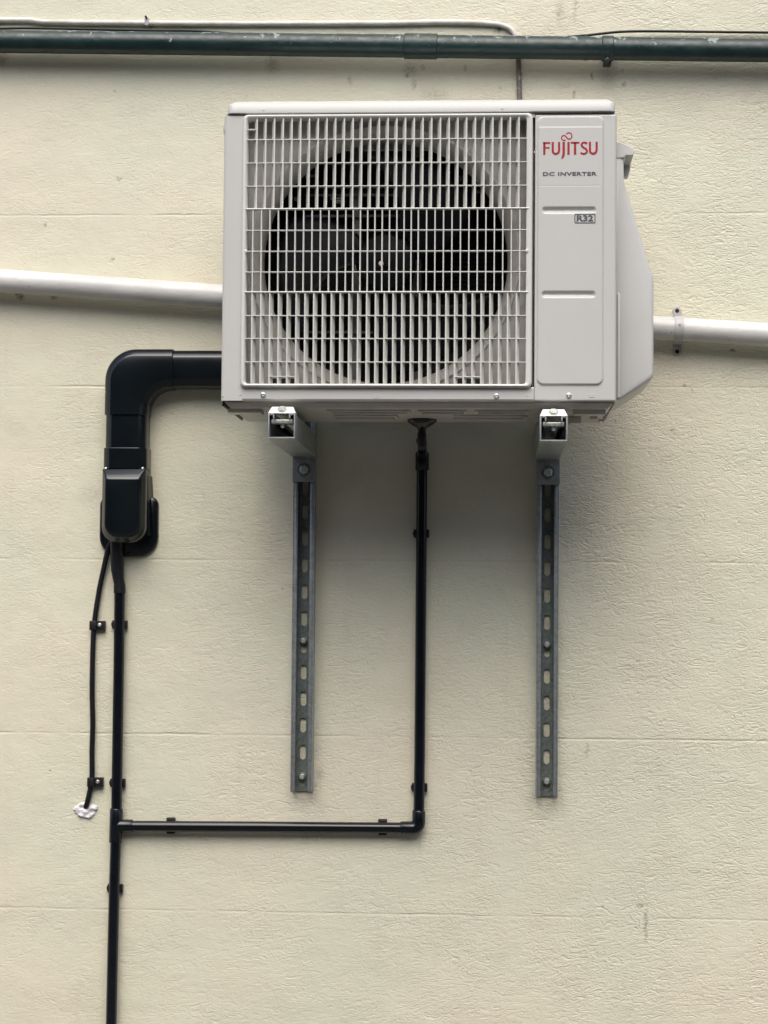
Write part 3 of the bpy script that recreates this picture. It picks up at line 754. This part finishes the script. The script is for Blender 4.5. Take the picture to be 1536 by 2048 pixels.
def dup_tree(o, parent=None, dx=Vector((0, 0, 0))):
    c = o.copy(); COL.objects.link(c); c.parent = parent
    if parent is None: c.location = o.location + dx
    for ch in [q for q in bpy.data.objects if q.parent is o]: dup_tree(ch, c)
    return c
bx2 = (at(1079.5, 850, YT).x + at(1135.5, 850, YT).x) / 2
bpy.context.view_layer.update()
b2 = dup_tree(br, None, Vector((bx2 - bxc, 0, -0.004)))
b2['label'] = 'galvanised steel bracket under the outdoor unit, right of the black drain riser'

# ------------------------------------------------------------------ green pipe
YGp = -0.0415; RG = 0.0262
gp = thing('green_pipe', at(768, 91.5, YGp), 'thick dark green painted pipe with flaking paint running across above the outdoor unit', 'pipe')
def gpos(px): return at(px, 83 + 8.7 * px / 768 + 0.6 * max(0, px - 768) / 768, YGp)
m = MB(); m.tube([gpos(q) for q in (-700, -200, 0, 300, 768, 1200, 1536, 1800, 2300)], RG, 32); m.build('pipe', M['green'], gp)
m = MB(); a, b_ = gpos(808), gpos(875); d = (b_ - a)
m.tube([a, a + d * 0.02, a + d * 0.98, b_], [RG + 0.0008, RG + 0.0028, RG + 0.0028, RG + 0.0008], 32); m.build('coupling', M['green'], gp)
m = MB(); a, b_ = gpos(1203), gpos(1227); d = b_ - a
m.tube([a, a + d * 0.08, a + d * 0.92, b_], [RG + 0.0006, RG + 0.0026, RG + 0.0026, RG + 0.0006], 32)
for sgn in (-1, 1):
    c_ = a + d * 0.5 + Vector((0, 0.030, 0.028 * sgn)); m.box(c_.x - 0.009, c_.x + 0.009, -0.035, -0.0005, c_.z - 0.004, c_.z + 0.004, 0.002)
ck = m.build('pipe_clamp', M['green'], gp)
m = MB(); c_ = gpos(1213) + Vector((0.001, -0.012, -0.0290)); m.lathe(c_, (0, -1, 0), [(0.006, -0.01), (0.0062, 0.0), (0.005, 0.004), (0.001, 0.0045)], 12); m.build('clamp_bolt', M['green'], ck)
m = MB(); a, b_ = gpos(1168), gpos(1176); m.tube([a, b_], [RG + 0.0010, RG + 0.0010], 32); c_ = gpos(1172); m.box(c_.x - 0.004, c_.x + 0.004, c_.y - 0.005, c_.y + 0.005, c_.z + RG, c_.z + RG + 0.0045, 0.001); m.build('strap', M['green'], gp)

# white thin cable over the pipe
wc = thing('thin_white_cable', at(500, 44, -0.008), 'thin dirty white cable above the green pipe, bending down behind it to the outdoor unit', 'cable')
RC = 0.0058
pts = [(-400, 36), (-100, 38), (0, 40), (60, 40), (100, 44), (290, 46), (500, 47), (768, 46), (880, 44), (970, 46), (1003, 50), (1021, 58), (1031, 72), (1036, 90), (1037, 117), (1038, 160), (1039, 200), (1040, 260)]
m = MB(); m.tube(smoothpath([at(a, b_, -RC - 0.001) for a, b_ in pts], 8), RC, 14); m.build('cable', M['dirtycable'], wc)
m = MB(); p = at(295, 46, 0); m.box(p.x - 0.0045, p.x + 0.0045, -0.0140, -0.0005, p.z - 0.009, p.z + 0.010, 0.001); cp = m.build('cable_clip', M['clamp'], wc)
m = MB(); a, b_ = at(294, 38, -0.013), at(291, 32, -0.020); m.tube([at(295, 40, -0.004), a, b_], [0.0016, 0.0018, 0.0026], 10); m.build('nail', M['hole'], cp)

bc = thing('thin_black_cable', at(768, 66, -0.03), 'thin black cable lying along the top edge of the green pipe', 'cable')
pts = [(-400, 57, -.02), (-100, 56.5, -.02), (0, 57, -.02), (60, 56.5, -.022), (150, 58, -.022), (300, 61, -.017), (380, 61.5, -.018), (430, 64.5, -.018), (490, 70, -.018), (560, 78, -.018), (800, 90, -.018), (1060, 84, -.018),
       (1140, 74, -.018), (1180, 70, -.018), (1215, 66, -.016), (1245, 63.5, -.014), (1300, 62.5, -.012), (1400, 63.5, -.010), (1536, 65, -.009), (1900, 68, -.009)]
m = MB(); m.tube(smoothpath([at(*q) for q in pts], 8), 0.0030, 12); m.build('cable', M['rubber'], bc)

# ------------------------------------------------------------------ white pipe behind the unit
YWp = -0.036; RW = 0.0262
wp = thing('white_pipe', at(768, 617, YWp), 'thick white painted pipe sloping across the wall behind the outdoor unit', 'pipe')
def wpos(px):
    pts_ = [(-600, 517), (0, 561), (440, 592), (1307, 655), (1536, 669.5), (2300, 718)]
    for (a, ya), (b_, yb) in zip(pts_, pts_[1:]):
        if px <= b_: return at(px, ya + (yb - ya) * (px - a) / (b_ - a), YWp)
m = MB(); m.tube([wpos(q) for q in range(-600, 2301, 100)], RW, 36); m.build('pipe', M['whitepipe'], wp)
sd = MB(); c0 = wpos(1357); wd_ = 0.0095; R2 = RW + 0.0022
path = [Vector((0, -0.0022, 0.047)), Vector((0, -0.0022, RW + 0.004))]
for k in range(15):
    a = PI / 2 + 0.32 - (PI + 0.64) * k / 14
    path.append(Vector((0, -(math.cos(a) * R2) + YWp, math.sin(a) * R2)))
path += [Vector((0, -0.0022, -RW - 0.004)), Vector((0, -0.0022, -0.047))]
path = [p for p in path if p.y < 0]
rings = []
n_ = len(path)
for i, p in enumerate(path):
    d = (path[min(i + 1, n_ - 1)] - path[max(i - 1, 0)]).normalized(); nn = Vector((0, d.z, -d.y)) * 0.0011
    w2 = wd_ if 0 < i < n_ - 1 else wd_ * 0.9
    o = Vector((c0.x, 0, c0.z))
    rings.append([o + p + nn + Vector((-w2, 0, 0)), o + p + nn + Vector((w2, 0, 0)), o + p - nn + Vector((w2, 0, 0)), o + p - nn + Vector((-w2, 0, 0))])
sd.stack(rings)
for sgn in (-1, 1):
    sd.lathe((c0.x, -0.0002, c0.z + 0.0455 * sgn), (0, -1, 0), [(0.0105, 0), (0.0105, 0.0028), (0.0098, 0.0034)], 22)
sdo = sd.build('saddle', M['clamp'], wp, 40)
for sgn in (-1, 1):
    m = MB(); m.lathe((c0.x, -0.0034, c0.z + 0.0465 * sgn), (0, -1, 0), [(0.0048, -0.001), (0.0048, 0.0010), (0.0030, 0.0014)], 14); m.build('screw', M['hole'], sdo)
m = MB(); m.lathe((c0.x, c0.y - R2 - 0.0006, c0.z + 0.006), (0, -1, 0), [(0.0036, 0), (0.003, 0.0012), (0.0006, 0.0015)], 12); m.build('rivet', M['clamp'], sdo)

# ------------------------------------------------------------------ black trunking
DF = 0.060
YD = -DF
tr = thing('pipe_trunking', at(250, 1085, 0), 'wide glossy black trunking with an elbow, left of the outdoor unit', 'trunking')
def DX(px, py=850, Y=-0.05): return at(px, py, Y).x
def DZ(py, px=300, Y=-0.05): return at(px, py, Y).z
SEC = [(0.0, 0.0), (0.0, 0.030), (0.0006, 0.0440), (0.0018, 0.0472), (0.0034, 0.0492), (0.0140, 0.0580), (0.0160, 0.0592), (0.0185, DF)]
vx0, vx1 = DX(210.5), DX(292.5); hz0, hz1 = DZ(774.5, 380), DZ(700, 380)
def vert(z0, z1, x0, x1, grow=0.0, dep=0.0):
    out = []
    for z in (z0, z1):
        L = [Vector((x0 - grow + i, -(d + (dep if d > 0 else 0)) if d > 0 else -0.0003, z)) for i, d in SEC]; Rr = [Vector((x1 + grow - i, v.y, z)) for (i, d), v in zip(SEC, L)]
        out.append(L + Rr[::-1])
    return out
m = MB(); m.stack(vert(DZ(897), DZ(826), vx0, vx1)); m.build('duct_length', M['black'], tr, 30)
m = MB(); out = []
for x in (DX(340), DX(520)):
    T = [Vector((x, -max(d, 0.0003), hz1 - i)) for i, d in SEC]; B = [Vector((x, -max(d, 0.0003), hz0 + i)) for i, d in SEC]
    out.append(T + B[::-1])
m.stack(out); m.build('duct_length', M['black'], tr, 30)
# elbow
g_ = 0.0026; ex0, ex1, ez0, ez1 = vx0 - g_, vx1 + g_, hz0 - g_, hz1 + g_
ro, ri = 0.072, 0.052
zend, xend = DZ(830), DX(345)
def elbow_station(kind, k, n):
    res_o, res_i = [], []
    for (i, d) in SEC:
        y = -(d + 0.0042) if d > 0 else -0.0003
        Ro, Ri = ro - i, ri + i
        co = Vector((ex0 + ro, ez1 - ro)); ci = Vector((ex1 + ri, ez0 - ri))
        if kind == 'v':
            zo = zend + (co.y - zend) * k / n; zi = zend + (ci.y - zend) * k / n
            po, pi = Vector((ex0 + i, zo)), Vector((ex1 - i, zi))
        elif kind == 'a':
            a = PI - 0.5 * PI * k / n
            po = co + Ro * Vector((math.cos(a), math.sin(a))); pi = ci + Ri * Vector((math.cos(a), math.sin(a)))
        else:
            xo = co.x + (xend - co.x) * k / n; xi = ci.x + (xend - ci.x) * k / n
            po, pi = Vector((xo, ez1 - i)), Vector((xi, ez0 + i))
        res_o.append(Vector((po.x, y, po.y))); res_i.append(Vector((pi.x, y, pi.y)))
    return res_o + res_i[::-1]
sts = [elbow_station('v', k, 3) for k in range(3)] + [elbow_station('a', k, 14) for k in range(15)] + [elbow_station('h', k, 2) for k in (1, 2)]
m = MB(); m.stack(sts); el = m.build('elbow', M['black'], tr, 30, 0.0014)
# collar and end cap
m = MB(); m.stack(vert(DZ(938), DZ(896), vx0, vx1, 0.0030, 0.0042)); col = m.build('collar', M['black'], tr, 30, 0.0014)
ecx0, ecx1, ecz0, ecz1 = DX(206.5, 1000), DX(293, 1000), DZ(1086), DZ(938.3)
m = MB(); rings = []
for (ins, insT, y) in ((0, 0, -0.0004), (0, 0, -0.062), (0.0008, 0.0010, -0.0640), (0.0026, 0.0040, -0.0668), (0.0065, 0.0125, -0.0742), (0.0100, 0.0205, -0.0812), (0.0120, 0.0230, -0.0828), (0.0160, 0.0260, -0.0838)):
    rings.append(rrect(ecx0 + ins, ecx1 - ins, ecz0 + ins * 1.3, ecz1 - insT, (0.036 - ins * 0.6, 0.036 - ins * 0.6, 0.003 + ins * 0.2, 0.003 + ins * 0.2), y, 8))
m.stack(rings); ec = m.build('end_cap', M['black'], tr, 40)
fx0, fx1, fz0, fz1 = at(199, 1050, -0.01).x, at(316, 1050, -0.01).x, at(260, 1113, -0.01).z, at(260, 993, -0.01).z
m = MB(); rings = []
for (ins, y) in ((0, -0.0002), (0, -0.007), (0.002, -0.010), (0.006, -0.012)):
    rings.append(rrect(fx0 + ins, fx1 - ins, fz0 + ins, fz1 - ins, (0.045 - ins, 0.045 - ins, 0.020 - ins, 0.020 - ins), y, 8))
m.stack(rings)
fl = m.build('wall_flange', M['black'], tr, 40)
m = MB(); sx1 = at(298, 990, -0.012).x
m.stack([[Vector(p) for p in ((ecx1 - 0.02, -0.0006, DZ(950)), (ecx1 + 0.004, -0.0006, DZ(950)), (ecx1 + 0.001, -0.040, DZ(950)), (ecx1 - 0.02, -0.040, DZ(950)))],
         [Vector(p) for p in ((ecx1 - 0.02, -0.0006, DZ(1070)), (ecx1 + 0.013, -0.0006, DZ(1070)), (ecx1 + 0.003, -0.030, DZ(1070)), (ecx1 - 0.02, -0.030, DZ(1070)))]])
m.build('skirt', M['black'], ec, 30, 0.001)
for (px, py, par, Y, axis) in ((297, 704, el, -0.0505, (0, -1, 0.5)), (213, 784.5, el, -0.0505, (-.5, -1, 0)), (292, 787, el, -0.0505, (0.4, -1, -.2)), (211.5, 937, ec, -0.063, (-.2, -1, 0.2)), (285.5, 937.5, ec, -0.065, (.2, -1, .2)), (256.5, 1106, fl, -0.0118, (0, -1, 0))):
    p = at(px, py, Y); screw_bm(p, 0.0034, axis, 0.0030).build('screw', M['screw'] if par is not fl else M['clip'], par)

# ------------------------------------------------------------------ power cable, clips, sealant
YCb = -0.009
pc = thing('power_cable', at(184, 1400, YCb), 'slim black cable from the trunking down to the white sealant patch', 'cable')
pts = [(232, 1062, -.030), (226, 1080, -.022), (217, 1095, -.014), (208, 1135, -.010), (198.5, 1180, -.009), (189.5, 1240, -.009), (186, 1290, -.009), (184.3, 1380, -.009), (185.5, 1450, -.009), (184, 1500, -.009), (184, 1550, -.009), (180.5, 1578, -.009), (175, 1603, -.008), (172, 1612, -.004), (171, 1616, 0.006)]
m = MB(); m.tube(smoothpath([at(*q) for q in pts], 8), 0.0060, 16); m.build('cable', M['rubber'], pc)
for (cxp, czp, sxp) in ((186.5, 1251, 199.5), (182, 1564.5, 195.5)):
    p = at(cxp, czp, -0.012); q = at(sxp + 7, czp, -0.012)
    m = MB(); m.box(p.x - 0.0082, p.x + 0.0082, -0.0175, -0.0004, p.z - 0.0108, p.z + 0.0108, 0.0022); m.box(p.x + 0.0060, q.x + 0.004, -0.0120, -0.0004, p.z - 0.0108, p.z + 0.0108, 0.0012)
    c_ = m.build('cable_clip', M['clip'], pc)
    s_ = at(sxp, czp - 1, -0.012); screw_bm(s_, 0.0048, h=0.0030).build('screw', M['screw'], c_)
c0 = at(173, 1620, 0); random.seed(3)
from mathutils import noise as mn
m = MB(); n_ = 72; rings = []
for fi in range(12):
    f = 1 - fi / 11.5; ring = []
    for k in range(n_):
        a = 2 * PI * k / n_; ca, sa = math.cos(a), math.sin(a)
        edge = 1 + 0.20 * mn.noise((ca * 1.6 + 5, sa * 1.6, 0)) + 0.16 * mn.noise((ca * 5, sa * 5 + 3, 1)) + (0.18 if abs(a - PI * 0.93) < 0.22 else 0)
        x, z = 0.0245 * f * edge * ca, 0.0190 * f * edge * sa
        y = -0.0003 - (0 if fi == 0 else 0.0030 * min(1, fi / 2.0) + 0.0036 * (0.5 + mn.noise((x * 90, z * 110, 2))) + 0.0008 * mn.noise((x * 330, z * 330, 5)))
        ring.append(Vector((c0.x + x, min(y, -0.0002), c0.z + z)))
    rings.append(ring)
m.stack(rings); so_ = m.build('sealant_patch', M['sealant'], smooth=60)
tag(so_, 'small ragged white sealant patch where the slim black cable enters the wall', 'sealant')

# ------------------------------------------------------------------ drain pipework
RP = 0.0121; YPp = -0.018
dp = thing('drain_pipe', at(234, 1650, YPp), 'narrow black drain pipe with a tee and elbow, running down the wall below the trunking', 'pipe')
def V3(px, py, Y=YPp): return at(px, py, Y)
m = MB(); pA = [V3(239.5, 1170), V3(238, 1300), V3(235.2, 1480), V3(232.5, 1652)]; m.tube(pA, RP, 28); m.build('pipe_length', M['blackpipe'], dp)
m = MB(); m.tube([V3(232.5, 1652), V3(229, 1760), V3(225.5, 1900), V3(222.5, 2048), V3(217, 2350), V3(212, 2600)], RP, 28); m.build('pipe_length', M['blackpipe'], dp)
m = MB(); m.tube([V3(240, 1652), V3(500, 1653.5), V3(837, 1656)], RP, 28); m.build('pipe_length', M['blackpipe'], dp)
m = MB(); m.tube([V3(837.3, 1656), V3(839.5, 1500), V3(841.8, 1200), V3(844, 930)], RP, 28); m.build('pipe_length', M['blackpipe'], dp)
RS = RP + 0.0026
m = MB(); m.tube([V3(233.2, 1617), V3(233.1, 1618.5), V3(230.9, 1684), V3(230.8, 1685.5)], [RS - .001, RS, RS, RS - .001], 30)
m.tube([V3(233, 1651.5), V3(264, 1651.8), V3(265.5, 1651.8)], [RS - .0003, RS - .0003, RS - .0013], 30); m.build('tee', M['blackpipe'], dp, 40)
m = MB(); pth = [V3(801, 1655.7), V3(802.5, 1655.7), V3(822, 1655.8)]
c1 = V3(837.2, 1655.8)
pth = [V3(801, 1655.7), V3(802.5, 1655.7), V3(826, 1655.8)] + [V3(826 + 11.4 * math.sin(a), 1644.4 + 11.4 * math.cos(a)) for a in [k * PI / 16 for k in range(1, 9)]] + [V3(837.7, 1622.5), V3(837.8, 1621)]
m.tube(pth, [RS - .001, RS] + [RS] * (len(pth) - 4) + [RS, RS - .001], 30); m.build('elbow', M['blackpipe'], dp, 50)
# squashed sleeve above the left pipe
m = MB(); rings = []
for (px, py, hwid, dep, Y) in ((233, 1066, .0135, .016, -.034), (233.5, 1090, .0148, .016, -.026), (234, 1110, .0150, .014, -.022), (235, 1140, .0145, .013, -.020), (236.5, 1156, .0130, .013, -.019), (239, 1168, .0126, .0128, -.018), (239.3, 1176, .0134, .0134, -.018), (239.5, 1186, .0134, .0134, -.018), (239.5, 1187, .0120, .0120, -.018)):
    c_ = V3(px, py, Y); rings.append([c_ + Vector((hwid * math.cos(2 * PI * k / 24), dep * math.sin(2 * PI * k / 24), 0)) for k in range(24)])
m.stack(rings); m.build('sleeve', M['rubber'], dp, 50)
# socket and rotating joint under the unit
m = MB(); m.tube([V3(844.2, 941), V3(844.2, 939), V3(844.4, 908), V3(844.5, 905)], [RS - .001, RS + 0.0006, RS + 0.0006, RS - .0004], 28)
m.build('socket', M['blackpipe'], dp, 50)
nz0 = V3(844, 849, -0.215); zt_ = ZP - 0.0005
n0 = Vector((nz0.x, -0.215, zt_))
m = MB(); m.lathe(n0, (0, 0, -1), [(0.031, 0.0), (0.032, 0.002), (0.031, 0.005), (0.024, 0.011), (0.012, 0.018), (0.0085, 0.021), (0.0085, 0.040)], 36)
noz = m.build('drain_nozzle', M['blackpipe'], dp, 40)
m = MB(); e_ = V3(844.5, 897)
pth = smoothpath([n0 + Vector((0, 0, -0.030)), n0 + Vector((0, 0.002, -0.044)), n0 + Vector((0, 0.020, -0.056)), Vector(((n0.x + e_.x) / 2, -0.11, e_.z + 0.008)), Vector((e_.x, -0.040, e_.z + 0.006)), Vector((e_.x, -0.020, e_.z - 0.001)), V3(844.4, 912)], 8)
m.tube(pth, 0.0100, 22); m.build('hose', M['rubber'], dp, 50)
jp = V3(843, 884, -0.185); m = MB(); m.lathe(jp + Vector((0, 0.008, 0)), (0, -1, 0.25), [(0.0085, 0), (0.0112, 0.003), (0.0112, 0.013), (0.0085, 0.016), (0.0070, 0.0135), (0.0008, 0.0132)], 26); m.build('joint_ring', M['blackpipe'], dp, 40)
# saddle clips on the drain pipe
def clip(px, py, horizontal=False):
    c = V3(px, py, -0.012); m = MB()
    L, Wd = 0.0175, 0.0075
    if horizontal:
        m.box(c.x - 0.010, c.x + 0.010, -0.013, -0.0004, c.z + RP - 0.003, c.z + L + 0.001, 0.002); m.box(c.x - 0.009, c.x + 0.009, -0.013, -0.0004, c.z - L, c.z - RP + 0.003, 0.002)
        m.box(c.x - 0.008, c.x + 0.008, -0.0045, -0.0004, c.z - L + 0.001, c.z + L - 0.001)
        m.box(c.x - 0.007, c.x + 0.007, -0.018, -0.013, c.z + RP - 0.001, c.z + RP + 0.004, 0.001)
    else:
        m.box(c.x - L, c.x - RP + 0.003, -0.013, -0.0004, c.z - 0.0095, c.z + 0.0095, 0.002); m.box(c.x + RP - 0.003, c.x + L, -0.013, -0.0004, c.z - 0.0095, c.z + 0.0095, 0.002)
        m.box(c.x - L + 0.001, c.x + L - 0.001, -0.0045, -0.0004, c.z - 0.008, c.z + 0.008)
        m.box(c.x - L - 0.002, c.x - L + 0.002, -0.011, -0.004, c.z - 0.0045, c.z + 0.0045, 0.001)
    m.build('pipe_clip', M['clip'], dp, 40)
for q in ((842.8, 1067), (839, 1575), (239, 1249), (235, 1566), (230, 1777)): clip(*q)
for q in ((341, 1652), (765, 1655)): clip(*q, True)
